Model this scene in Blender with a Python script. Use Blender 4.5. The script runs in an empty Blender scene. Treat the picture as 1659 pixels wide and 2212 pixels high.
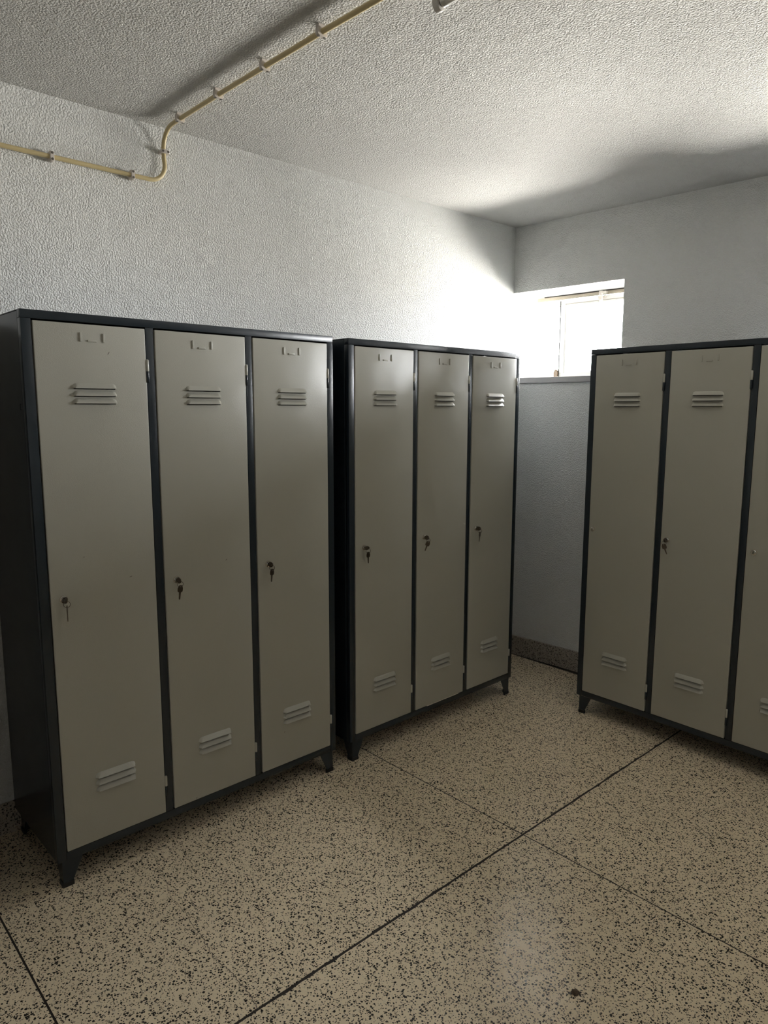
import bpy, bmesh, math, random
from mathutils import Vector, Matrix

random.seed(7)
S = bpy.context.scene
C = S.collection
PI = math.pi

# ------------------------------------------------------------------ camera
FPX = 1534.667
cam_d = bpy.data.cameras.new('camera')
cam_d.sensor_fit = 'HORIZONTAL'
cam_d.sensor_width = 36.0
cam_d.lens = FPX / 1659.0 * 36.0
cam_d.clip_start = 0.02
cam = bpy.data.objects.new('camera', cam_d)
C.objects.link(cam)
yaw, pitch, roll = 0.8218, -0.1446, 0.0022
fw = Vector((-math.sin(yaw) * math.cos(pitch), math.cos(yaw) * math.cos(pitch), math.sin(pitch)))
rt0 = Vector((math.cos(yaw), math.sin(yaw), 0))
up0 = rt0.cross(fw)
rt = rt0 * math.cos(roll) + up0 * math.sin(roll)
up = up0 * math.cos(roll) - rt0 * math.sin(roll)
M = Matrix.Identity(4)
for i in range(3):
    M[i][0], M[i][1], M[i][2] = rt[i], up[i], -fw[i]
M.translation = Vector((2.6635, -3.527, 1.5221))
cam.matrix_world = M
S.camera = cam

# ------------------------------------------------------------------ world: even, bright overcast daylight
W = bpy.data.worlds.new('overcast_sky')
S.world = W
W.use_nodes = True
wn, wl = W.node_tree.nodes, W.node_tree.links
bg = wn['Background']
wtc = wn.new('ShaderNodeTexCoord')
wsep = wn.new('ShaderNodeSeparateXYZ'); wl.new(wtc.outputs['Generated'], wsep.inputs[0])
wmr = wn.new('ShaderNodeMapRange'); wmr.interpolation_type = 'SMOOTHSTEP'
wmr.inputs['From Min'].default_value = -0.06; wmr.inputs['From Max'].default_value = 0.06
wl.new(wsep.outputs['Z'], wmr.inputs['Value'])
wmx = wn.new('ShaderNodeMix'); wmx.data_type = 'RGBA'
wl.new(wmr.outputs[0], wmx.inputs[0])
wmx.inputs[6].default_value = (0.82, 0.79, 0.73, 1)     # pale sunlit ground below the horizon
wmx.inputs[7].default_value = (0.96, 0.985, 1.0, 1)      # hazy white sky
wl.new(wmx.outputs[2], bg.inputs['Color'])
bg.inputs['Strength'].default_value = 74.0

S.view_settings.view_transform = 'Standard'
S.view_settings.look = 'None'
S.view_settings.gamma = 1.0
S.view_settings.use_curve_mapping = False
S.view_settings.exposure = 0.38
S.cycles.use_denoising = True
S.cycles.max_bounces = 10
S.cycles.diffuse_bounces = 7
S.cycles.glossy_bounces = 6
S.cycles.transparent_max_bounces = 10
S.cycles.sample_clamp_indirect = 10.0

# ------------------------------------------------------------------ room dimensions
WA = 0.0415          # the window wall is not quite square to the left wall
H = 2.5686           # ceiling
RX, FY = 5.6, -7.0   # right wall, wall behind the camera
HEAD, SILL = 2.1984, 1.7043
REVEAL = 0.25
OPENINGS = [(-0.30, 0.69), (1.425, 2.62), (2.95, 4.14)]
MW = Matrix.Rotation(WA, 4, 'Z')      # window wall frame: x along the wall, y outwards

# daylight portals tell the renderer where the sky comes in
for k, (a, b) in enumerate(OPENINGS):
    ld = bpy.data.lights.new('window_portal', 'AREA')
    ld.shape = 'RECTANGLE'
    ld.size = b - a - 0.02
    ld.size_y = HEAD - SILL - 0.02
    ld.cycles.is_portal = True
    lo = bpy.data.objects.new('window_portal', ld)
    C.objects.link(lo)
    R = Matrix(((1, 0, 0), (0, 0, 1), (0, -1, 0))).to_4x4()   # -Z looks to -Y
    R = Matrix.Rotation(-PI / 2, 4, 'X')
    lo.matrix_world = MW @ Matrix.Translation(((a + b) / 2, 0.335, (HEAD + SILL) / 2)) @ R

# ------------------------------------------------------------------ materials
def newmat(name):
    m = bpy.data.materials.new(name)
    m.use_nodes = True
    nt = m.node_tree
    b = nt.nodes['Principled BSDF']
    return m, nt, b

def N(nt, typ, **kw):
    n = nt.nodes.new(typ)
    for k, v in kw.items():
        if k in n.inputs:
            n.inputs[k].default_value = v
        else:
            setattr(n, k, v)
    return n

def ramp(nt, stops, interp='LINEAR'):
    r = nt.nodes.new('ShaderNodeValToRGB')
    r.color_ramp.interpolation = interp
    el = r.color_ramp.elements
    while len(el) < len(stops):
        el.new(0.5)
    for e, (p, c) in zip(el, stops):
        e.position = p
        e.color = c if len(c) == 4 else (*c, 1)
    return r

def mixc(nt, fac, a, b, blend='MIX'):
    n = nt.nodes.new('ShaderNodeMix')
    n.data_type = 'RGBA'
    n.blend_type = blend
    for sock, v in ((n.inputs[0], fac), (n.inputs[6], a), (n.inputs[7], b)):
        if hasattr(v, 'is_output') or hasattr(v, 'links'):
            nt.links.new(v, sock)
        elif isinstance(v, (int, float)):
            sock.default_value = v
        else:
            sock.default_value = (*v, 1) if len(v) == 3 else v
    return n.outputs[2]

def mth(nt, op, a, b=None, c=None):
    n = nt.nodes.new('ShaderNodeMath')
    n.operation = op
    for k, v in enumerate((a, b, c)):
        if v is None:
            continue
        if isinstance(v, (int, float)):
            n.inputs[k].default_value = v
        else:
            nt.links.new(v, n.inputs[k])
    return n.outputs[0]

def world_pos(nt):
    return nt.nodes.new('ShaderNodeNewGeometry').outputs['Position']

def stucco(name, col, scale, dist, strength):
    m, nt, b = newmat(name)
    p = world_pos(nt)
    n1 = N(nt, 'ShaderNodeTexNoise', Scale=scale, Detail=2.0, Roughness=0.45, Distortion=0.25)
    n2 = N(nt, 'ShaderNodeTexNoise', Scale=scale * 0.13, Detail=2.0)
    n3 = N(nt, 'ShaderNodeTexNoise', Scale=scale * 2.6, Detail=1.0)
    n4 = N(nt, 'ShaderNodeTexNoise', Scale=1.7, Detail=3.0)
    for n in (n1, n2, n3, n4):
        nt.links.new(p, n.inputs['Vector'])
    r = ramp(nt, [(0.36, (0, 0, 0)), (0.62, (1, 1, 1))])
    r.color_ramp.interpolation = 'EASE'
    nt.links.new(n1.outputs['Fac'], r.inputs[0])
    amp = mth(nt, 'MULTIPLY_ADD', n2.outputs['Fac'], 1.3, 0.25)
    h = mth(nt, 'MULTIPLY', r.outputs[0], amp)
    h = mth(nt, 'MULTIPLY_ADD', n3.outputs['Fac'], 0.25, h)
    bp = N(nt, 'ShaderNodeBump', Strength=strength, Distance=dist)
    nt.links.new(h, bp.inputs['Height'])
    nt.links.new(bp.outputs[0], b.inputs['Normal'])
    c = mixc(nt, n4.outputs['Fac'], [x * 0.965 for x in col], [min(1, x * 1.03) for x in col])
    nt.links.new(c, b.inputs['Base Color'])
    b.inputs['Roughness'].default_value = 0.75
    b.inputs['Specular IOR Level'].default_value = 0.25
    return m

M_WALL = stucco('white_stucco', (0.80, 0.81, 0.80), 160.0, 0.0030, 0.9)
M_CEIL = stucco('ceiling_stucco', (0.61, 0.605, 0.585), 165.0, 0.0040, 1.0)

def smooth_plaster():
    m, nt, b = newmat('white_reveal_plaster')
    b.inputs['Base Color'].default_value = (0.85, 0.85, 0.83, 1)
    b.inputs['Roughness'].default_value = 0.6
    n = N(nt, 'ShaderNodeTexNoise', Scale=40.0, Detail=2.0)
    nt.links.new(world_pos(nt), n.inputs['Vector'])
    bp = N(nt, 'ShaderNodeBump', Strength=0.3, Distance=0.003)
    nt.links.new(n.outputs['Fac'], bp.inputs['Height'])
    nt.links.new(bp.outputs[0], b.inputs['Normal'])
    return m
M_REVEAL = smooth_plaster()

def terrazzo(name, base, tint, rough):
    m, nt, b = newmat(name)
    p = world_pos(nt)
    wob = N(nt, 'ShaderNodeTexNoise', Scale=220.0, Detail=1.0)
    nt.links.new(p, wob.inputs['Vector'])
    vm = nt.nodes.new('ShaderNodeVectorMath'); vm.operation = 'MULTIPLY_ADD'
    nt.links.new(wob.outputs['Color'], vm.inputs[0])
    vm.inputs[1].default_value = (0.0045, 0.0045, 0.0045)
    nt.links.new(p, vm.inputs[2])
    pv = vm.outputs[0]
    def chips(scale, keep, rad, seed):
        v = N(nt, 'ShaderNodeTexVoronoi', Scale=scale, Randomness=1.0)
        v.voronoi_dimensions = '3D'
        off = nt.nodes.new('ShaderNodeVectorMath'); off.operation = 'ADD'
        nt.links.new(pv, off.inputs[0]); off.inputs[1].default_value = (seed, seed * 1.7, seed * .3)
        nt.links.new(off.outputs[0], v.inputs['Vector'])
        sep = nt.nodes.new('ShaderNodeSeparateColor')
        nt.links.new(v.outputs['Color'], sep.inputs[0])
        sel = mth(nt, 'LESS_THAN', sep.outputs[0], keep)
        radius = mth(nt, 'MULTIPLY_ADD', sep.outputs[1], rad * 0.6, rad * 0.55)
        d = mth(nt, 'SUBTRACT', radius, v.outputs['Distance'])
        d = mth(nt, 'MULTIPLY', d, 14.0)
        d.node.use_clamp = True
        return mth(nt, 'MULTIPLY', sel, d), sep.outputs[2]
    big = N(nt, 'ShaderNodeTexNoise', Scale=2.6, Detail=4.0, Roughness=0.6)
    nt.links.new(p, big.inputs['Vector'])
    mot = N(nt, 'ShaderNodeTexNoise', Scale=75.0, Detail=3.0)
    nt.links.new(p, mot.inputs['Vector'])
    col = mixc(nt, big.outputs['Fac'], [x * 0.86 for x in base], [x * 1.1 for x in base])
    col = mixc(nt, mth(nt, 'MULTIPLY', mot.outputs['Fac'], 0.6), col, tint)
    k, r = chips(150.0, 0.30, 0.50, 3.1)       # pale marble chips
    col = mixc(nt, mth(nt, 'MULTIPLY', k, 0.55), col, (0.66, 0.58, 0.46))
    k, r = chips(170.0, 0.13, 0.46, 9.4)       # rust brown chips
    col = mixc(nt, mth(nt, 'MULTIPLY', k, 0.7), col, (0.16, 0.10, 0.06))
    k1, r1 = chips(150.0, 0.40, 0.53, 0.0)     # black chips, large
    k2, r2 = chips(250.0, 0.30, 0.53, 5.0)     # black chips, small
    k = mth(nt, 'MAXIMUM', k1, k2)
    blk = mixc(nt, r1, (0.012, 0.011, 0.010), (0.045, 0.040, 0.034))
    col = mixc(nt, k, col, blk)
    nt.links.new(col, b.inputs['Base Color'])
    rr = mth(nt, 'MULTIPLY_ADD', big.outputs['Fac'], 0.16, rough - 0.08)
    nt.links.new(rr, b.inputs['Roughness'])
    b.inputs['Specular IOR Level'].default_value = 0.5
    bp = N(nt, 'ShaderNodeBump', Strength=0.12, Distance=0.0012)
    nt.links.new(mot.outputs['Fac'], bp.inputs['Height'])
    nt.links.new(bp.outputs[0], b.inputs['Normal'])
    return m
M_FLOOR = terrazzo('beige_terrazzo', (0.84, 0.71, 0.505), (0.77, 0.66, 0.495), 0.20)
M_SKIRT = terrazzo('grey_terrazzo', (0.42, 0.37, 0.32), (0.32, 0.29, 0.26), 0.42)

def paint(name, col, rough, wave=0.35, peel=0.06, spec=0.5, dirt=0.05):
    m, nt, b = newmat(name)
    tc = nt.nodes.new('ShaderNodeNewGeometry').outputs['Position']
    w = N(nt, 'ShaderNodeTexNoise', Scale=5.5, Detail=1.0)
    q = N(nt, 'ShaderNodeTexNoise', Scale=420.0, Detail=1.0)
    d = N(nt, 'ShaderNodeTexNoise', Scale=9.0, Detail=5.0, Roughness=0.65)
    for n in (w, q, d):
        nt.links.new(tc, n.inputs['Vector'])
    b1 = N(nt, 'ShaderNodeBump', Strength=wave, Distance=0.01)
    nt.links.new(w.outputs['Fac'], b1.inputs['Height'])
    b2 = N(nt, 'ShaderNodeBump', Strength=peel, Distance=0.0008)
    nt.links.new(q.outputs['Fac'], b2.inputs['Height'])
    nt.links.new(b1.outputs[0], b2.inputs['Normal'])
    nt.links.new(b2.outputs[0], b.inputs['Normal'])
    c = mixc(nt, d.outputs['Fac'], [x * (1 - dirt) for x in col], [x * (1 + dirt) for x in col])
    nt.links.new(c, b.inputs['Base Color'])
    rr = mth(nt, 'MULTIPLY_ADD', d.outputs['Fac'], dirt, rough - dirt * 0.5)
    nt.links.new(rr, b.inputs['Roughness'])
    b.inputs['Specular IOR Level'].default_value = spec
    return m
M_DOOR = paint('pebble_grey_enamel', (0.392, 0.383, 0.332), 0.25, wave=0.42, peel=0.35, dirt=0.012)
M_DARK = paint('graphite_enamel', (0.0135, 0.0205, 0.0275), 0.24, wave=0.12, peel=0.25, dirt=0.1)
M_WHITE = paint('white_window_paint', (0.82, 0.82, 0.80), 0.4, wave=0.05, peel=0.05)
M_LAMP = paint('white_lamp_enamel', (0.62, 0.60, 0.57), 0.35, wave=0.05, peel=0.05)
M_PIPE = paint('ivory_conduit_plastic', (0.56, 0.46, 0.25), 0.42, wave=0.1, peel=0.05, dirt=0.1)
M_CLIP = paint('off_white_clip_plastic', (0.62, 0.57, 0.52), 0.45, wave=0.05, peel=0.05)
M_AGED = paint('aged_beige_rail', (0.30, 0.26, 0.20), 0.6, wave=0.1, peel=0.1, dirt=0.3)
M_SILL = paint('grey_stone_sill', (0.36, 0.355, 0.355), 0.5, wave=0.2, peel=0.2, dirt=0.15)

def simple(name, col, rough, metal=0.0):
    m, nt, b = newmat(name)
    n = N(nt, 'ShaderNodeTexNoise', Scale=60.0, Detail=3.0)
    nt.links.new(world_pos(nt), n.inputs['Vector'])
    c = mixc(nt, n.outputs['Fac'], [x * 0.85 for x in col], [x * 1.12 for x in col])
    nt.links.new(c, b.inputs['Base Color'])
    b.inputs['Roughness'].default_value = rough
    b.inputs['Metallic'].default_value = metal
    return m
M_RUBBER = simple('black_rubber', (0.008, 0.008, 0.008), 0.6)
M_HOLE = simple('dark_opening', (0.004, 0.004, 0.004), 0.9)
M_NICKEL = simple('nickel_plate', (0.86, 0.83, 0.77), 0.14, 1.0)
M_KEY = simple('dull_key_steel', (0.105, 0.085, 0.065), 0.38, 1.0)
M_BRASS = simple('worn_brass', (0.13, 0.09, 0.055), 0.5, 0.0)
M_STEEL = simple('bare_steel', (0.75, 0.73, 0.68), 0.35, 1.0)
M_GROUT = simple('dark_joint', (0.020, 0.014, 0.010), 0.8)
M_CRACK = simple('crack_dirt', (0.14, 0.115, 0.09), 0.9)
M_DEBRIS = simple('brown_debris', (0.10, 0.07, 0.045), 0.9)
M_SHADE = simple('dark_edge_shade', (0.020, 0.016, 0.012), 0.7)  # near-black for shade lines drawn on the window
M_SCUFF = simple('dark_scuff', (0.10, 0.09, 0.075), 0.7)

def glass():
    m, nt, b = newmat('window_glass')
    nt.nodes.remove(b)
    t = nt.nodes.new('ShaderNodeBsdfTransparent')
    g = N(nt, 'ShaderNodeBsdfGlossy', Roughness=0.02)
    fr = N(nt, 'ShaderNodeFresnel', IOR=1.45)
    mx = nt.nodes.new('ShaderNodeMixShader')
    nt.links.new(fr.outputs[0], mx.inputs[0])
    nt.links.new(t.outputs[0], mx.inputs[1])
    nt.links.new(g.outputs[0], mx.inputs[2])
    nt.links.new(mx.outputs[0], nt.nodes['Material Output'].inputs[0])
    return m
M_GLASS = glass()
def tube_glass():
    m, nt, b = newmat('unlit_tube_glass')
    b.inputs['Base Color'].default_value = (0.74, 0.73, 0.70, 1)
    b.inputs['Roughness'].default_value = 0.12
    n = N(nt, 'ShaderNodeTexNoise', Scale=20.0)
    nt.links.new(world_pos(nt), n.inputs['Vector'])
    rr = mth(nt, 'MULTIPLY_ADD', n.outputs['Fac'], 0.1, 0.08)
    nt.links.new(rr, b.inputs['Roughness'])
    return m
M_TUBE = tube_glass()

# ------------------------------------------------------------------ mesh helpers
def box(bm, x0, x1, y0, y1, z0, z1, mi=0):
    v = [bm.verts.new(p) for p in ((x0, y0, z0), (x1, y0, z0), (x1, y1, z0), (x0, y1, z0),
                                   (x0, y0, z1), (x1, y0, z1), (x1, y1, z1), (x0, y1, z1))]
    out = []
    for f in ((3, 2, 1, 0), (4, 5, 6, 7), (0, 1, 5, 4), (1, 2, 6, 5), (2, 3, 7, 6), (3, 0, 4, 7)):
        fc = bm.faces.new([v[i] for i in f]); fc.material_index = mi; out.append(fc)
    return out

def bevel_all(bm, w, seg=2):
    bmesh.ops.bevel(bm, geom=list(bm.edges), offset=w, segments=seg, profile=0.6, affect='EDGES', clamp_overlap=True)

def prism(bm, pts, h0, h1, axis='y', mi=0):
    """closed polygon pts (a,b) swept along an axis"""
    def P(a, b, h):
        return {'y': (a, h, b), 'x': (h, a, b), 'z': (a, b, h)}[axis]
    lo = [bm.verts.new(P(a, b, h0)) for a, b in pts]
    hi = [bm.verts.new(P(a, b, h1)) for a, b in pts]
    n = len(pts)
    fs = [bm.faces.new(lo[::-1]), bm.faces.new(hi)]
    for i in range(n):
        fs.append(bm.faces.new((lo[i], lo[(i + 1) % n], hi[(i + 1) % n], hi[i])))
    for f in fs:
        f.material_index = mi
    return fs

def lathe(bm, prof, axis=(0, 0, 1), org=(0, 0, 0), n=24, cap=True):
    """prof: list of (radius, height along axis)"""
    ax = Vector(axis).normalized()
    t = ax.orthogonal().normalized(); s = ax.cross(t)
    o = Vector(org); rings = []
    for r, h in prof:
        rings.append([bm.verts.new(o + ax * h + (t * math.cos(2 * PI * k / n) + s * math.sin(2 * PI * k / n)) * r) for k in range(n)])
    for a, b in zip(rings, rings[1:]):
        for k in range(n):
            bm.faces.new((a[k], a[(k + 1) % n], b[(k + 1) % n], b[k]))
    if cap:
        bm.faces.new(rings[0][::-1]); bm.faces.new(rings[-1])

def tube(bm, path, r, n=12, closed=False):
    pts = [Vector(p) for p in path]; m = len(pts); rings = []
    nrm = None
    for i in range(m):
        if closed:
            d = (pts[(i + 1) % m] - pts[i - 1]).normalized()
        else:
            d = (pts[min(i + 1, m - 1)] - pts[max(i - 1, 0)]).normalized()
        if nrm is None:
            nrm = d.orthogonal().normalized()
        nrm = (nrm - d * nrm.dot(d)).normalized()
        s = d.cross(nrm)
        rings.append([bm.verts.new(pts[i] + (nrm * math.cos(2 * PI * k / n) + s * math.sin(2 * PI * k / n)) * r) for k in range(n)])
    pairs = list(zip(rings, rings[1:])) + ([(rings[-1], rings[0])] if closed else [])
    for a, b in pairs:
        for k in range(n):
            bm.faces.new((a[k], a[(k + 1) % n], b[(k + 1) % n], b[k]))
    if not closed:
        bm.faces.new(rings[0][::-1]); bm.faces.new(rings[-1])

def mesh(name, bm, mats, smooth=None):
    bmesh.ops.recalc_face_normals(bm, faces=bm.faces)
    me = bpy.data.meshes.new(name)
    bm.to_mesh(me); bm.free()
    for m in (mats if isinstance(mats, (list, tuple)) else [mats]):
        me.materials.append(m)
    if smooth is not None:
        me.polygons.foreach_set('use_smooth', [True] * len(me.polygons))
        me.set_sharp_from_angle(angle=math.radians(smooth))
    return me

def obj(name, me, parent=None, loc=None, rot=None):
    o = bpy.data.objects.new(name, me)
    C.objects.link(o)
    o.parent = parent
    if loc is not None:
        o.location = loc
    if rot is not None:
        o.rotation_euler = rot
    return o

def build(name, bm, mats, parent=None, smooth=None, loc=None):
    return obj(name, mesh(name, bm, mats, smooth), parent, loc)

def thing(name, label, cat, mat=None, group=None):
    e = bpy.data.objects.new(name, None)
    C.objects.link(e)
    e.empty_display_size = 0.1
    e['label'] = label; e['category'] = cat
    if group:
        e['group'] = group
    if mat is not None:
        e.matrix_world = mat
    return e

def struct(o, label=None, cat=None):
    o['kind'] = 'structure'
    if label:
        o['label'] = label
    if cat:
        o['category'] = cat
    return o

def nb():
    return bmesh.new()

# ------------------------------------------------------------------ setting
bm = nb(); box(bm, -0.32, RX + 0.3, FY - 0.3, 0.6, -0.12, -0.0012)
floor = struct(build('floor', bm, M_GROUT), 'speckled beige terrazzo floor in large square panels with dark joints', 'floor')

FA = -0.0059
J2X, J1Y, PITCH = 1.2686, -1.5417, 1.5134
def grid(i, j):          # floor joints, a hair out of square with the room
    x, y = J2X + i * PITCH, J1Y - j * PITCH
    dx, dy = x - J2X, y - J1Y
    return x - FA * dy, y + FA * dx
def lim(p):
    return max(-0.02, min(RX + 0.02, p[0])), max(FY - 0.02, min(0.3, p[1]))
rnd = random.Random(3)
for i in range(-1, 3):
    for j in range(-1, 4):
        # joint running away from the window wall is wide and chipped, the cross joint is a fine line
        gx0 = 0.0080 if i == 0 else 0.0050
        gx1 = 0.0080 if i == -1 else 0.0050
        gy = 0.0029
        a, b_, c_, d_ = lim(grid(i, j + 1)), lim(grid(i + 1, j + 1)), lim(grid(i + 1, j)), lim(grid(i, j))
        if b_[0] - a[0] < 0.05 or c_[1] - b_[1] < 0.05:
            continue
        n = 60
        left, right = [], []
        for t in range(n + 1):
            f = t / n
            chipL = rnd.random() * 0.0022 * (rnd.random() ** 3) * 2 if i == 0 else 0
            chipR = rnd.random() * 0.0022 * (rnd.random() ** 3) * 2 if i == -1 else 0
            y = a[1] + gy + (d_[1] - a[1] - 2 * gy) * f
            yr = b_[1] + gy + (c_[1] - b_[1] - 2 * gy) * f
            left.append((a[0] + (d_[0] - a[0]) * f + gx0 * 0.5 + chipL, y))
            right.append((b_[0] + (c_[0] - b_[0]) * f - gx1 * 0.5 - chipR, yr))
        bm = nb()
        top = []
        for (l, r) in zip(left, right):
            top.append((bm.verts.new((l[0], l[1], 0)), bm.verts.new((r[0], r[1], 0)),
                        bm.verts.new((l[0], l[1], -0.0025)), bm.verts.new((r[0], r[1], -0.0025))))
        for p, q in zip(top, top[1:]):
            bm.faces.new((p[0], p[1], q[1], q[0]))
            bm.faces.new((p[2], p[0], q[0], q[2]))
            bm.faces.new((p[1], p[3], q[3], q[1]))
        for p in (top[0], top[-1]):
            bm.faces.new((p[0], p[2], p[3], p[1]))
        build('terrazzo_panel', bm, M_FLOOR, floor)

# hairline crack crossing the panel in front of the near locker
def ribbon(bm, pts, wfun, z):
    prev = None
    for k, (x, y) in enumerate(pts):
        x2, y2 = pts[min(k + 1, len(pts) - 1)]; x1, y1 = pts[max(k - 1, 0)]
        d = Vector((x2 - x1, y2 - y1)).normalized(); w = wfun(k) / 2
        cur = (bm.verts.new((x - d.y * w, y + d.x * w, z)), bm.verts.new((x + d.y * w, y - d.x * w, z)))
        if prev:
            bm.faces.new((prev[0], prev[1], cur[1], cur[0]))
        prev = cur
key_pts = [(0.48, -2.575), (0.60, -2.601), (0.72, -2.628), (0.80, -2.630), (0.951, -2.644), (1.03, -2.656), (1.11, -2.647), (1.211, -2.652), (1.262, -2.659)]
cr = []
rc = random.Random(11)
for (p, q) in zip(key_pts, key_pts[1:]):
    for t in range(12):
        f = t / 12
        cr.append((p[0] + (q[0] - p[0]) * f, p[1] + (q[1] - p[1]) * f + (rc.random() - .5) * 0.007))
cr.append(key_pts[-1])
bm = nb(); ribbon(bm, cr, lambda k: 0.0008 + 0.0010 * rc.random() + 0.0008 * (k > 40), 0.0004)
o = build('floor_crack', bm, M_CRACK, floor); o['label'] = 'thin wandering crack in the terrazzo'

# walls
bm = nb(); box(bm, -0.32, 0.0, FY - 0.3, -0.0, -0.1, H)
struct(build('wall_left', bm, M_WALL), 'white rough-stucco wall behind the two left lockers', 'wall')
bm = nb(); box(bm, RX, RX + 0.3, FY - 0.3, 0.6, -0.1, H)
struct(build('wall_right', bm, M_WALL), 'white stucco wall out of frame on the right', 'wall')
bm = nb(); box(bm, 0.0, RX, FY - 0.3, FY, -0.1, H)
struct(build('wall_front', bm, M_WALL), 'white stucco wall behind the viewer', 'wall')
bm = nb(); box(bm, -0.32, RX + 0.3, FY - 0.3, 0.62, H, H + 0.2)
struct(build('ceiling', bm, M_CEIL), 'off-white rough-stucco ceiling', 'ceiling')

WT = 0.33
bm = nb()
xs = [-0.34]
for a, b in OPENINGS:
    xs += [a, b]
xs.append(RX + 0.4)
box(bm, xs[0], xs[-1], 0, WT, -0.1, SILL - 0.034)
box(bm, xs[0], xs[-1], 0, WT, HEAD, H)
for k in range(0, len(xs), 2):
    if xs[k + 1] - xs[k] > 0.01:
        box(bm, xs[k], xs[k + 1], 0, WT, SILL - 0.034, HEAD)
for f in bm.faces:       # reveals and soffits are smooth plaster
    ct = f.calc_center_median()
    n = f.normal if f.normal.length else None
bm.normal_update()
for f in bm.faces:
    ct = f.calc_center_median()
    if 0.02 < ct.y < WT - 0.02 and SILL - 0.2 < ct.z < HEAD + 0.01:
        f.material_index = 1
wb = build('wall_back', bm, [M_WALL, M_REVEAL])
wb.matrix_world = MW
struct(wb, 'white rough-stucco wall with the small high window', 'wall')

# skirtings
bm = nb(); box(bm, -0.002, 0.004, FY, -0.004, -0.004, 0.1186)
struct(build('baseboard_left', bm, M_SKIRT), 'grey speckled terrazzo skirting along the left wall', 'baseboard')
bm = nb(); box(bm, 0.0, RX, -0.013, 0.002, -0.004, 0.1186); bevel_all(bm, 0.0015, 1)
o = build('baseboard_back', bm, M_SKIRT); o.matrix_world = MW
struct(o, 'grey speckled terrazzo skirting under the window', 'baseboard')

# ------------------------------------------------------------------ windows
def frame_rect(bm, x0, x1, y0, y1, z0, z1, w, wt=None):
    wt = wt or w
    box(bm, x0, x1, y0, y1, z1 - wt, z1)
    box(bm, x0, x1, y0, y1, z0, z0 + w)
    box(bm, x0, x0 + w, y0, y1, z0 + w, z1 - wt)
    box(bm, x1 - w, x1, y0, y1, z0 + w, z1 - wt)

def make_window(idx, a, b, label):
    root = bpy.data.objects.new('window_%d' % idx, None); C.objects.link(root)
    root.matrix_world = MW @ Matrix.Translation((a, 0, SILL))
    struct(root, label, 'window')
    w, h = b - a, HEAD - SILL
    bm = nb(); frame_rect(bm, 0.001, w - 0.001, 0.262, 0.325, 0.001, h - 0.001, 0.022)
    build('window_frame', bm, M_WHITE, root)
    bm = nb(); box(bm, 0.30, w - 0.002, 0.250, 0.262, h - 0.026, h - 0.006); bevel_all(bm, 0.001, 1)
    build('head_rail', bm, M_AGED, root)
    xm = 0.465
    for (x0, x1, y0, y1) in ((0.006, xm + 0.04, 0.286, 0.312), (xm, w - 0.006, 0.252, 0.280)):
        z1 = h - 0.028
        bm = nb(); frame_rect(bm, x0, x1, y0, y1, 0.004, z1, 0.030, 0.026); bevel_all(bm, 0.0015, 1)
        s = build('sash', bm, M_WHITE, root)
        bm = nb(); frame_rect(bm, x0 + 0.0302, x1 - 0.0302, y0 + 0.006, y1 - 0.006, 0.0342, z1 - 0.0262, 0.010)
        build('glazing_bead', bm, M_WHITE, s)
        bm = nb(); box(bm, x0 + 0.034, x1 - 0.034, (y0 + y1) / 2 - 0.0015, (y0 + y1) / 2 + 0.0015, 0.038, z1 - 0.030)
        build('pane', bm, M_GLASS, s)
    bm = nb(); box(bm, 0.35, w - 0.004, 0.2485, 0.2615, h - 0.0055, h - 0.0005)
    build('head_gap_strip', bm, M_SHADE, root)  # dark strip standing in for the shadowed gap under the head
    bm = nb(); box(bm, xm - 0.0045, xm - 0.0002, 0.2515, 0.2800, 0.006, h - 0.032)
    build('sash_shade_strip', bm, M_SHADE, root)  # paints in the shaded left side face of the front sash
    bm = nb(); box(bm, xm + 0.032, w - 0.040, 0.2500, 0.2518, h - 0.0560, h - 0.0535)
    build('glazing_line', bm, M_AGED, root)
    bm = nb(); box(bm, 0.003, w - 0.003, -0.012, 0.262, -0.033, 0.0); bevel_all(bm, 0.002, 2)
    build('window_sill', bm, M_SILL, root)
    return root
w1 = make_window(1, *OPENINGS[0], 'small high sliding window with white frame glowing in the corner')
make_window(2, *OPENINGS[1], 'high sliding window further along the wall, out of frame')
make_window(3, *OPENINGS[2], 'high sliding window at the far right, out of frame')

# spring catch hanging from the head rail, brass bolt at the foot of the left sash
bm = nb()
cx, cy, cz = 0.735, 0.232, HEAD - SILL
lathe(bm, [(0.0115, -0.026), (0.0125, -0.023), (0.0125, -0.010), (0.0105, -0.006)], (0, 0, 1), (cx, cy, cz), 16)
lathe(bm, [(0.0085, -0.058), (0.0095, -0.056), (0.0095, -0.026)], (0, 0, 1), (cx, cy, cz), 16)
box(bm, cx + 0.010, cx + 0.030, cy - 0.004, cy + 0.018, cz - 0.024, cz - 0.008)
box(bm, cx - 0.020, cx + 0.024, cy + 0.008, cy + 0.019, cz - 0.046, cz - 0.034)
catch = build('window_catch', bm, M_CLIP, w1, 40)
bm = nb()
tube(bm, [(cx + 0.0085 * math.cos(t * PI / 8), cy, cz - 0.064 + 0.0085 * math.sin(t * PI / 8)) for t in range(16)], 0.0016, 8, True)
build('pull_ring', bm, M_NICKEL, catch, 60)
bm = nb()
px, py = 0.452, 0.236
prism(bm, [(px - 0.012, 0.0), (px + 0.012, 0.0), (px + 0.012, 0.042)] + [(px + 0.012 * math.cos(t * PI / 8), 0.042 + 0.014 * math.sin(t * PI / 8)) for t in range(1, 8)] + [(px - 0.012, 0.042)], py, py + 0.014, 'y')
bevel_all(bm, 0.0015, 1)
bolt = build('window_bolt', bm, M_BRASS, w1, 40)
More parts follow.
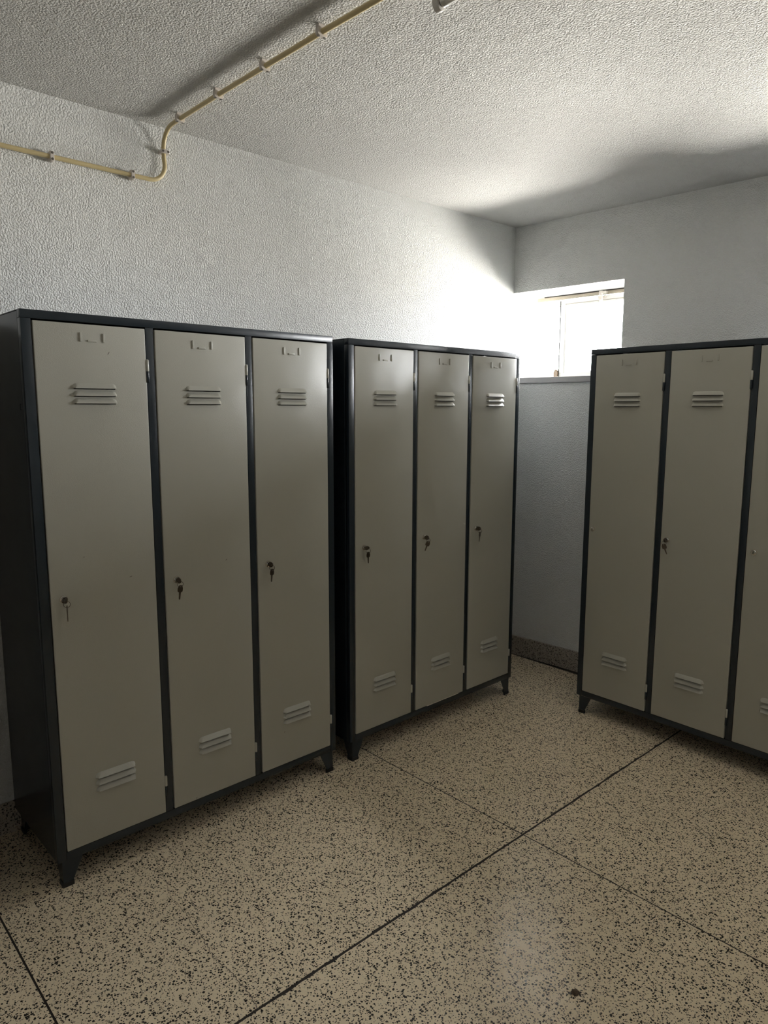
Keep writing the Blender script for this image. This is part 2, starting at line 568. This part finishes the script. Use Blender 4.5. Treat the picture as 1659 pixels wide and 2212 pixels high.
bm = nb(); box(bm, px - 0.030, px - 0.013, py, py + 0.012, 0.0, 0.014); bevel_all(bm, 0.002, 1)
build('bolt_knob', bm, M_BRASS, bolt)

# ------------------------------------------------------------------ lockers
WD, HT, LEG, DEP = 1.132, 1.80, 0.0907, 0.445
DW = 0.3346                       # door width
D0 = [0.0315, 0.3987, 0.7659]     # left edge of each door
ZB, ZT = 0.1211, 1.7702           # door bottom and top

def louver_mesh():
    bm = nb()
    w, h, p = 0.134, 0.0160, 0.0120
    nu, nz = 20, 7
    rows = []
    for j in range(nz + 1):
        t = j / nz                               # 0 at the open lower lip, 1 at the top
        row = []
        for i in range(nu + 1):
            s = -1 + 2 * i / nu
            half = w / 2 - 0.013 * (1 - math.sqrt(max(0, 1 - t ** 2)))
            x = s * half
            e = min(1.0, (1 - abs(s)) / 0.11)
            e = math.sin(e * PI / 2) ** 0.8
            prof = (1 - t) ** 0.85 if t < 1 else 0
            row.append(bm.verts.new((x, -p * prof * e - 0.0001, t * h)))
        rows.append(row)
    for a, b in zip(rows, rows[1:]):
        for i in range(nu):
            bm.faces.new((a[i], a[i + 1], b[i + 1], b[i]))
    # the slot under the lip
    base = [bm.verts.new((v.co.x, 0.0, 0.0006)) for v in rows[0]]
    for i in range(nu):
        f = bm.faces.new((rows[0][i], base[i], base[i + 1], rows[0][i + 1])); f.material_index = 1
    # a thin dark slit line just below the lip
    z0 = -0.0026
    f = bm.faces.new([bm.verts.new(q) for q in ((-w / 2 + .004, -0.0003, z0), (w / 2 - .004, -0.0003, z0), (w / 2 - .004, -0.0003, 0.0), (-w / 2 + .004, -0.0003, 0.0))])
    f.material_index = 1
    return mesh('louver', bm, [M_DOOR, M_HOLE], 50)
ME_LOUVER = louver_mesh()

def tab_mesh(w, h):
    bm = nb(); box(bm, -w / 2, w / 2, -0.0040, 0.001, -h / 2, h / 2); bevel_all(bm, 0.0014, 2)
    return mesh('card_tab', bm, M_DOOR, 50)
ME_TABV, ME_TABH = tab_mesh(0.0062, 0.027), tab_mesh(0.027, 0.0060)

def door_mesh():
    bm = nb(); box(bm, 0, DW, -0.003, 0.017, ZB, ZT); bevel_all(bm, 0.0022, 3)
    return mesh('door', bm, M_DOOR, 40)
ME_DOOR = door_mesh()

def hinge_mesh(mat, cap):
    bm = nb()
    pr = [(0.0046, 0.0), (0.0050, 0.001), (0.0050, 0.034), (0.0036, 0.0365), (0.0012, 0.0372)]
    lathe(bm, pr if cap else [(r, -h) for r, h in pr], (0, 0, 1), (0, 0, 0), 14)
    return mesh('hinge', bm, mat, 40)
ME_HU, ME_HL = hinge_mesh(M_DOOR, True), hinge_mesh(M_DARK, False)

def lock_mesh():
    bm = nb()
    lathe(bm, [(0.0122, 0.0), (0.0124, 0.001), (0.0122, 0.004), (0.0112, 0.0062), (0.0089, 0.0066), (0.0088, 0.0050), (0.0080, 0.0050), (0.0079, 0.0078), (0.0074, 0.0084)], (0, -1, 0), (0, -0.003, 0), 28)
    bm.faces.ensure_lookup_table()
    for f in bm.faces:                       # dark groove between bezel and cylinder
        r = [math.hypot(v.co.x, v.co.z) for v in f.verts]
        if len(f.verts) == 4 and 0.0079 < min(r) and max(r) < 0.0090:
            f.material_index = 1
    for f in box(bm, -0.0014, 0.0014, -0.0119, -0.0112, -0.0052, 0.0052):
        f.material_index = 1
    return mesh('lock', bm, [M_NICKEL, M_HOLE], 30)
ME_LOCK = lock_mesh()

def post_mesh(w, z0, z1, y0):
    bm = nb(); box(bm, 0, w, y0, 0.026, z0, z1); bevel_all(bm, 0.0012, 2)
    return mesh('post', bm, M_DARK, 40)
ME_POST = post_mesh(0.0282, LEG, HT - 0.0250, 0.0)
ME_MID = post_mesh(0.0262, LEG + 0.0280, HT - 0.0250, 0.0008)
bm = nb(); box(bm, 0, WD, 0, 0.026, HT - 0.0245, HT); bevel_all(bm, 0.0014, 2); ME_TOPR = mesh('top_rail', bm, M_DARK, 40)
bm = nb(); box(bm, 0.0287, WD - 0.0287, 0.0004, 0.026, LEG, LEG + 0.0275); bevel_all(bm, 0.0012, 2); ME_BOTR = mesh('bottom_rail', bm, M_DARK, 40)
bm = nb(); box(bm, 0, 0.0028, 0.0268, DEP, LEG, HT - 0.0035); bevel_all(bm, 0.0008, 1); ME_SIDE = mesh('side_panel', bm, M_DARK, 40)
bm = nb(); box(bm, 0, WD, 0.0268, DEP, HT - 0.003, HT); bevel_all(bm, 0.0008, 1); ME_TOP = mesh('top_panel', bm, M_DARK, 40)
bm = nb(); box(bm, 0.003, WD - 0.003, 0.0268, DEP - 0.003, LEG + 0.001, LEG + 0.003); ME_BOT = mesh('bottom_panel', bm, M_DARK)
bm = nb(); box(bm, 0.003, WD - 0.003, DEP - 0.0025, DEP, LEG, HT - 0.0035); ME_BACK = mesh('back_panel', bm, M_DARK)
bm = nb(); box(bm, 0, 0.0014, 0.0268, DEP - 0.003, LEG + 0.0035, HT - 0.0035); ME_PART = mesh('partition', bm, M_DARK)

def leg_mesh():
    """angle-iron foot for the front left corner: two tapering flanges"""
    bm = nb(); t = 0.0026; z1 = LEG
    a, w0, w1 = 0.0, 0.031, 0.066
    prism(bm, [(0, 0.010), (w0, 0.010), (w0 + 0.002, 0.020), (w1, z1), (0, z1)], 0, t, 'y')
    prism(bm, [(t, 0.010), (w0, 0.010), (w0 + 0.002, 0.020), (w1, z1), (t, z1)], 0, t, 'x')
    return mesh('leg', bm, M_DARK, 40)
def foot_mesh():
    bm = nb(); e = 0.0024; w = 0.0335; t = 0.008
    prism(bm, [(-e, -e), (w, -e), (w, t), (t, t), (t, w), (-e, w)], 0.0, 0.0165, 'z')
    bevel_all(bm, 0.001, 1)
    return mesh('rubber_foot', bm, M_RUBBER, 40)
ME_LEG, ME_FOOT = leg_mesh(), foot_mesh()
FIN = 0.0145

def make_locker(label, mat, lock_u, lock_z, group):
    root = thing('locker_bank', label, 'locker', mat, group)
    obj('top_rail', ME_TOPR, root); obj('bottom_rail', ME_BOTR, root)
    obj('post', ME_POST, root, (0, 0, 0)); obj('post', ME_POST, root, (WD - 0.0282, 0, 0))
    for k in (0, 1):
        x = D0[k] + DW + 0.0032
        obj('post', ME_MID, root, (x, 0, 0))
        obj('partition', ME_PART, root, (x + 0.0125, 0, 0))
    obj('side_panel', ME_SIDE, root, (0.0002, 0, 0)); obj('side_panel', ME_SIDE, root, (WD - 0.003, 0, 0))
    obj('top_panel', ME_TOP, root); obj('bottom_panel', ME_BOT, root); obj('back_panel', ME_BACK, root)
    for (x, y, sx, sy) in ((FIN, 0.004, 1, 1), (WD - FIN, 0.004, -1, 1), (FIN, DEP - 0.012, 1, -1), (WD - FIN, DEP - 0.012, -1, -1)):
        lg = obj('leg', ME_LEG, root, (x, y, 0)); lg.scale = (sx, sy, 1)
        obj('rubber_foot', ME_FOOT, lg)
    for k in range(3):
        d = obj('door', ME_DOOR, root, (D0[k], 0, 0))
        cx = DW / 2
        for zb in (1.5805, 1.5580, 1.5355, 0.3360, 0.3133, 0.2906):
            obj('louver', ME_LOUVER, d, (cx, -0.003, zb))
        obj('card_tab', ME_TABV, d, (cx - 0.0345, -0.003, 1.7315))
        obj('card_tab', ME_TABV, d, (cx + 0.0345, -0.003, 1.7325))
        obj('card_tab', ME_TABH, d, (cx - 0.001, -0.003, 1.7215))
        obj('lock', ME_LOCK, d, (lock_u[k], 0, lock_z))
        for zh in (1.6385, 0.2180):
            h = obj('hinge_barrel', ME_HU, d, (DW + 0.0040, -0.0020, zh))
            hl = obj('hinge_pin', ME_HL, root, (D0[k] + DW + 0.0040, -0.0020, zh - 0.0004))
            hl['label'] = 'dark lower half of a door hinge'
    return root

def yawmat(x, y, a):
    return Matrix.Translation((x, y, 0)) @ Matrix.Rotation(a, 4, 'Z')
GRP = 'three-door steel lockers'
MA = yawmat(0.4503, -2.8757, PI / 2 + 0.0013)
MB = yawmat(0.4460, -1.6606, PI / 2 - 0.0002)
MC = yawmat(0.8147, -0.4713, -0.0257)
LKA, LKB, LKC = (0.036, 0.040, 0.043), (0.045, 0.042, 0.040), (0.021, 0.030, 0.031)
lockA = make_locker('dark grey steel locker with three pale doors, nearest and largest, on the left wall', MA, LKA, 0.944, GRP)
lockB = make_locker('dark grey steel locker with three pale doors, middle one, beside the window corner', MB, LKB, 0.942, GRP)
lockC = make_locker('dark grey steel locker with three pale doors on the right, standing below the window wall', MC, LKC, 0.947, GRP)

# two more of the row, out of frame on the right, that shade the lower room from the high windows
make_locker('dark grey steel locker with three pale doors, out of frame, next along the window wall', yawmat(2.0, -0.455, 0.012), LKB, 0.944, GRP)
make_locker('dark grey steel locker with three pale doors, out of frame, last along the window wall', yawmat(3.17, -0.40, 0.03), LKA, 0.944, GRP)
make_locker('dark grey steel locker with three pale doors, added out of frame to shade the left wall', yawmat(0.4520, -4.212, PI / 2), LKA, 0.944, GRP)  # added unseen locker, darkens the lower left wall and floor

def child_named(root, name, k=0):
    return [c for c in root.children if c.name.split('.')[0] == name][k]

# stamped bracket slot on the near side panel, worn lip and scuffs on doors
bm = nb()
box(bm, -0.0003, 0.0006, 0.000, 0.0016, 0.0, 0.018)
box(bm, -0.0003, 0.0006, -0.007, 0.0, 0.0164, 0.018)
box(bm, -0.0003, 0.0006, -0.007, 0.0, 0.0, 0.0016)
build('bracket_slot', bm, M_HOLE, lockA, loc=(0.0001, 0.052, 1.515))
dB2 = child_named(lockB, 'door', 1)
bm = nb(); rw = random.Random(5); x = 0.075
while x < 0.29:
    L = 0.01 + 0.05 * rw.random() * (1 + (x > 0.13))
    box(bm, x, min(x + L, 0.30), -0.0037, -0.0022, ZB - 0.0010 - 0.0006 * rw.random(), ZB + 0.0014)
    x += L + 0.004 * rw.random()
o = build('worn_edge', bm, M_STEEL, dB2); o['label'] = 'bright bare metal where the lower door edge is worn'
def scuff(door, u, z, L, ang, w=0.0013):
    bm = nb(); c, s = math.cos(ang), math.sin(ang)
    pts = [(-L / 2, 0), (-L / 4, w), (L / 3, w * .8), (L / 2, 0), (L / 4, -w * .6), (-L / 3, -w * .5)]
    prism(bm, [(u + a * c - b * s, z + a * s + b * c) for a, b in pts], -0.00325, -0.0029, 'y')
    build('scuff', bm, M_SCUFF, door)
dA = [child_named(lockA, 'door', k) for k in range(3)]
scuff(dA[0], 0.250, 0.980, 0.011, 0.3); scuff(dA[0], 0.105, 1.065, 0.004, 0.2)
scuff(dA[1], 0.235, 0.985, 0.009, 0.6); scuff(dA[1], 0.085, 0.128, 0.008, 1.0)
scuff(dA[2], 0.105, 0.255, 0.006, 1.2); scuff(dA[0], 0.215, 1.688, 0.011, 1.0)

# ------------------------------------------------------------------ keys
def key_mesh(name, stub):
    """flat key lying in the local XZ plane: hole near the top, blade pointing down (-Z)"""
    bm = nb()
    out = [(-0.0065, 0.004), (-0.0035, 0.0065), (0.0035, 0.0065), (0.0065, 0.004), (0.0098, -0.004), (0.0098, -0.012), (0.0075, -0.0170), (0.0032, -0.0170)]
    bl = [(0.0032, -0.021)] if stub else [(0.0029, -0.040), (0.0010, -0.043), (-0.0014, -0.0405), (-0.0014, -0.037), (-0.0026, -0.0355), (-0.0016, -0.033), (-0.0028, -0.031), (-0.0018, -0.028), (-0.0030, -0.026)]
    end = [(-0.0032, -0.021), (-0.0032, -0.0170), (-0.0075, -0.0170), (-0.0098, -0.012), (-0.0098, -0.004)]
    pts = out + bl + end
    hole = [(0.0024 * math.cos(t * PI / 4), 0.0015 + 0.0024 * math.sin(t * PI / 4)) for t in range(8)]
    th = 0.0011
    for side in (-th, th):
        vo = [bm.verts.new((x, side, z)) for x, z in pts]
        vh = [bm.verts.new((x, side, z)) for x, z in hole]
        eo = [bm.edges.new((vo[i], vo[(i + 1) % len(vo)])) for i in range(len(vo))]
        eh = [bm.edges.new((vh[i], vh[(i + 1) % 8])) for i in range(8)]
        bmesh.ops.triangle_fill(bm, use_beauty=True, use_dissolve=False, edges=eo + eh)
        if side < 0:
            va, ha = vo, vh
        else:
            for a, b in ((va, vo), (ha, vh)):
                for i in range(len(a)):
                    bm.faces.new((a[i], a[(i + 1) % len(a)], b[(i + 1) % len(a)], b[i]))
    # raised stamped panel on the bow
    box(bm, -0.0066, 0.0066, -th - 0.0004, -th + 0.0002, -0.0138, -0.0048)
    return mesh(name, bm, M_KEY, 30)
ME_KEYS, ME_KEYL = key_mesh('key_in_lock', True), key_mesh('key', False)
bm = nb(); RR = 0.0095
tube(bm, [(RR * math.cos(t * PI / 14), 0, RR * math.sin(t * PI / 14)) for t in range(28)], 0.0009, 6, True)
ME_RING = mesh('ring', bm, M_KEY, 60)

def make_keys(label, M0, u, z, tilt, ringyaw, hangyaw, swing):
    """tilt: turn of the inserted key about the lock axis"""
    root = thing('key_set', label, 'keys', M0 @ Matrix.Translation((u, -0.0115, z)), 'keys left in the locker doors')
    # the inserted key: its blade axis (-Z of the mesh) points into the door (+Y)
    Rk = Matrix.Rotation(tilt, 4, 'Y') @ Matrix(((0, 1, 0, 0), (0, 0, -1, 0), (-1, 0, 0, 0), (0, 0, 0, 1)))
    k1 = obj('key', ME_KEYS, root)
    k1.matrix_local = Matrix.Translation((0, -0.0185, 0)) @ Rk
    hole = (Matrix.Translation((0, -0.0185, 0)) @ Rk) @ Vector((0.0, 0, 0.0015))
    # the bow's hole sits low on the outer edge
    hole = hole + Vector((0, 0, -0.0035))
    top = Vector((hole.x, hole.y, hole.z))
    ring = obj('ring', ME_RING, root)
    ring.matrix_local = Matrix.Translation(top + Vector((0, 0, -RR + 0.002))) @ Matrix.Rotation(ringyaw, 4, 'Z')
    k2 = obj('key', ME_KEYL, root)
    k2.matrix_local = Matrix.Translation(top + Vector((0, 0, -2 * RR + 0.0015))) @ Matrix.Rotation(hangyaw, 4, 'Z') @ Matrix.Rotation(swing, 4, 'Y')
    return root
KL = 'dull steel key with ring and spare, in the %s'
for (M0, lk, k, zz, t, ry, hy, sw, lab) in (
        (MA, LKA, 0, 0.944, 0.25, -0.3, 1.15, 0.05, 'left door of the nearest locker'),
        (MA, LKA, 1, 0.944, 0.10, -0.3, 0.15, 0.16, 'middle door of the nearest locker'),
        (MA, LKA, 2, 0.944, 0.15, -0.4, 0.25, 0.14, 'right door of the nearest locker'),
        (MB, LKB, 0, 0.942, 0.85, -0.6, 0.05, 0.00, 'left door of the corner locker'),
        (MB, LKB, 1, 0.942, 0.15, -0.7, -0.65, 0.38, 'middle door of the corner locker'),
        (MB, LKB, 2, 0.942, 0.30, -0.7, 0.30, 0.22, 'right door of the corner locker'),
        (MC, LKC, 1, 0.947, -0.15, 0.5, 0.55, -0.32, 'second door of the right locker')):
    make_keys(KL % lab, M0, D0[k] + lk[k], zz, t, ry, hy, sw)

# ------------------------------------------------------------------ conduit
cond = thing('electrical_conduit', 'ivory plastic conduit clipped along the left wall and bending up across the ceiling', 'conduit', Matrix.Translation((0.02, -2.2, 2.366)))
PR = 0.0078
def arc(c, a, b, r, n=8):
    """quarter bend from direction a to direction b around centre c"""
    return [tuple(c[k] + r * (a[k] * math.cos(t * PI / 2 / n) + b[k] * math.sin(t * PI / 2 / n)) for k in range(3)) for t in range(n + 1)]
wx, wz, vy, cz_ = 0.022, 2.3645, -2.203, H - 0.0185
r1, r2 = 0.062, 0.075
path = [(wx, FY + 0.05, wz + 0.004), (wx, -4.0, wz + 0.003), (wx, -2.9, wz + 0.001)]
path += [(wx, y, wz) for y in (-2.7, -2.45, vy - r1 - 0.02)]
path += arc((wx, vy - r1, wz + r1), (0, 0, -1), (0, 1, 0), r1)
path += [(wx, vy - 0.002, wz + 0.085)]
path += arc((wx + r2, vy - 0.003, cz_ - r2), (-1, 0, 0), (0, 0, 1), r2)
path[-1] = (path[-1][0], vy - 0.004, path[-1][2])
path += [(0.165, -2.209, cz_), (0.435, -2.210, cz_), (0.707, -2.207, cz_), (0.982, -2.204, cz_), (1.203, -2.197, cz_), (2.2, -2.18, cz_), (RX - 0.05, -2.15, cz_)]
bm = nb(); tube(bm, path, PR, 14)
o = build('pipe', bm, M_PIPE, None, 60)
o.parent = cond; o.matrix_parent_inverse = cond.matrix_world.inverted()

def clip_mesh():
    """saddle clip: Z away from the wall, X across the pipe, Y along it"""
    bm = nb()
    prism(bm, [(-0.0135, 0), (0.0135, 0), (0.0135, 0.010), (0.0165, 0.016), (0.0165, 0.031)] +
          [(0.0165 - 0.0115 * (1 - math.cos(t * PI / 8)), 0.031 + 0.0045 * math.sin(t * PI / 8)) for t in range(1, 4)] +
          [(-0.0165 + 0.0115 * (1 - math.cos(t * PI / 8)), 0.031 + 0.0045 * math.sin(t * PI / 8)) for t in range(3, 0, -1)] +
          [(-0.0165, 0.031), (-0.0165, 0.016), (-0.0135, 0.010)], -0.0065, 0.0065, 'y')
    bevel_all(bm, 0.0012, 1)
    return mesh('pipe_clip', bm, M_CLIP, 40)
def screw_mesh():
    bm = nb()
    lathe(bm, [(0.0042, 0.0), (0.0042, 0.0008), (0.0030, 0.0009)], (0, 0, 1), (0, 0, 0), 12)
    return mesh('screw_hole', bm, M_SCUFF, 40)
ME_CLIP, ME_SCREW = clip_mesh(), screw_mesh()
def add_clip(p, across, away, sc=1.0):
    a, n = Vector(across).normalized(), Vector(away).normalized()
    l = n.cross(a)
    R = Matrix(((a.x, l.x, n.x), (a.y, l.y, n.y), (a.z, l.z, n.z))).to_4x4()
    c = obj('pipe_clip', ME_CLIP, cond)
    c.matrix_local = cond.matrix_world.inverted() @ Matrix.Translation(p) @ R @ Matrix.Diagonal((1, 1, sc, 1))
    for s in (-1, 1):
        obj('screw_hole', ME_SCREW, c, (s * 0.0100, 0, 0.0350))
for y in (-2.615, -2.333, -3.2, -3.8, -4.5, -5.2):
    add_clip((0.0, y, wz), (0, 0, 1), (1, 0, 0))
add_clip((0.0, vy, 2.4735), (0, 1, 0), (1, 0, 0))
for x, y in ((0.165, -2.209), (0.435, -2.210), (0.707, -2.207), (0.982, -2.204), (1.26, -2.196), (1.60, -2.190), (2.2, -2.18), (3.0, -2.168), (3.8, -2.158)):
    add_clip((x, y, H), (0, 1, 0), (0, 0, -1), 0.86)

# ------------------------------------------------------------------ ceiling lamp (only its end shows)
lx, ly, tz = 1.362, -2.150, 2.488
lamp = thing('ceiling_lamp', 'end of a white fluorescent lamp fitting cut off by the top edge, beside the conduit', 'lamp', Matrix.Translation((lx, ly, H)))
bm = nb(); box(bm, 0.03, 1.24, -0.024, 0.024, -0.040, -0.0005); bevel_all(bm, 0.004, 2)
build('lamp_body', bm, M_LAMP, lamp, 40)
for s, x0 in ((1, 0.004), (-1, 1.246)):
    bm = nb()
    r = 0.0165
    prism(bm, [(-r, 0.0), (r, 0.0), (r, -0.075)] + [(r * math.cos(t * PI / 10), -0.075 - r * 1.15 * math.sin(t * PI / 10)) for t in range(1, 10)] + [(-r, -0.075)], x0, x0 + s * 0.018, 'x')
    bevel_all(bm, 0.002, 2)
    h = build('lamp_holder', bm, M_LAMP, lamp, 40)
    bm = nb(); lathe(bm, [(0.0115, 0), (0.0115, s * 0.0015), (0.006, s * 0.002)], (1, 0, 0), (x0 + s * 0.0182, 0, -0.0745), 16)
    build('tube_socket', bm, M_RUBBER, h, 40)
bm = nb(); lathe(bm, [(0.013, 0.040), (0.013, 1.208)], (1, 0, 0), (0, 0, -0.0745), 20)
tb = build('tube', bm, M_TUBE, lamp, 40)
for x0, x1 in ((0.0245, 0.0400), (1.2085, 1.2255)):
    bm = nb(); lathe(bm, [(0.0118, x0), (0.0134, x0 + 0.001), (0.0134, x1)], (1, 0, 0), (0, 0, -0.0745), 20)
    build('tube_cap', bm, M_STEEL, tb, 40)

# ------------------------------------------------------------------ crumb on the floor
bm = nb()
bmesh.ops.create_icosphere(bm, subdivisions=3, radius=0.010)
rd = random.Random(2)
from mathutils import noise
for v in bm.verts:
    n = noise.noise(v.co * 190.0) * 0.45 + noise.noise(v.co * 420.0) * 0.3
    v.co *= 1 + n
    v.co.z = max(v.co.z * 0.55, -0.0035)
zmin = min(v.co.z for v in bm.verts)
for v in bm.verts:
    v.co.z -= zmin
o = build('dirt_crumb', bm, M_DEBRIS, None, 60, (1.787, -2.0205, 0.0))
o['label'] = 'small brown crumb of dirt lying on the terrazzo floor'; o['category'] = 'dirt'
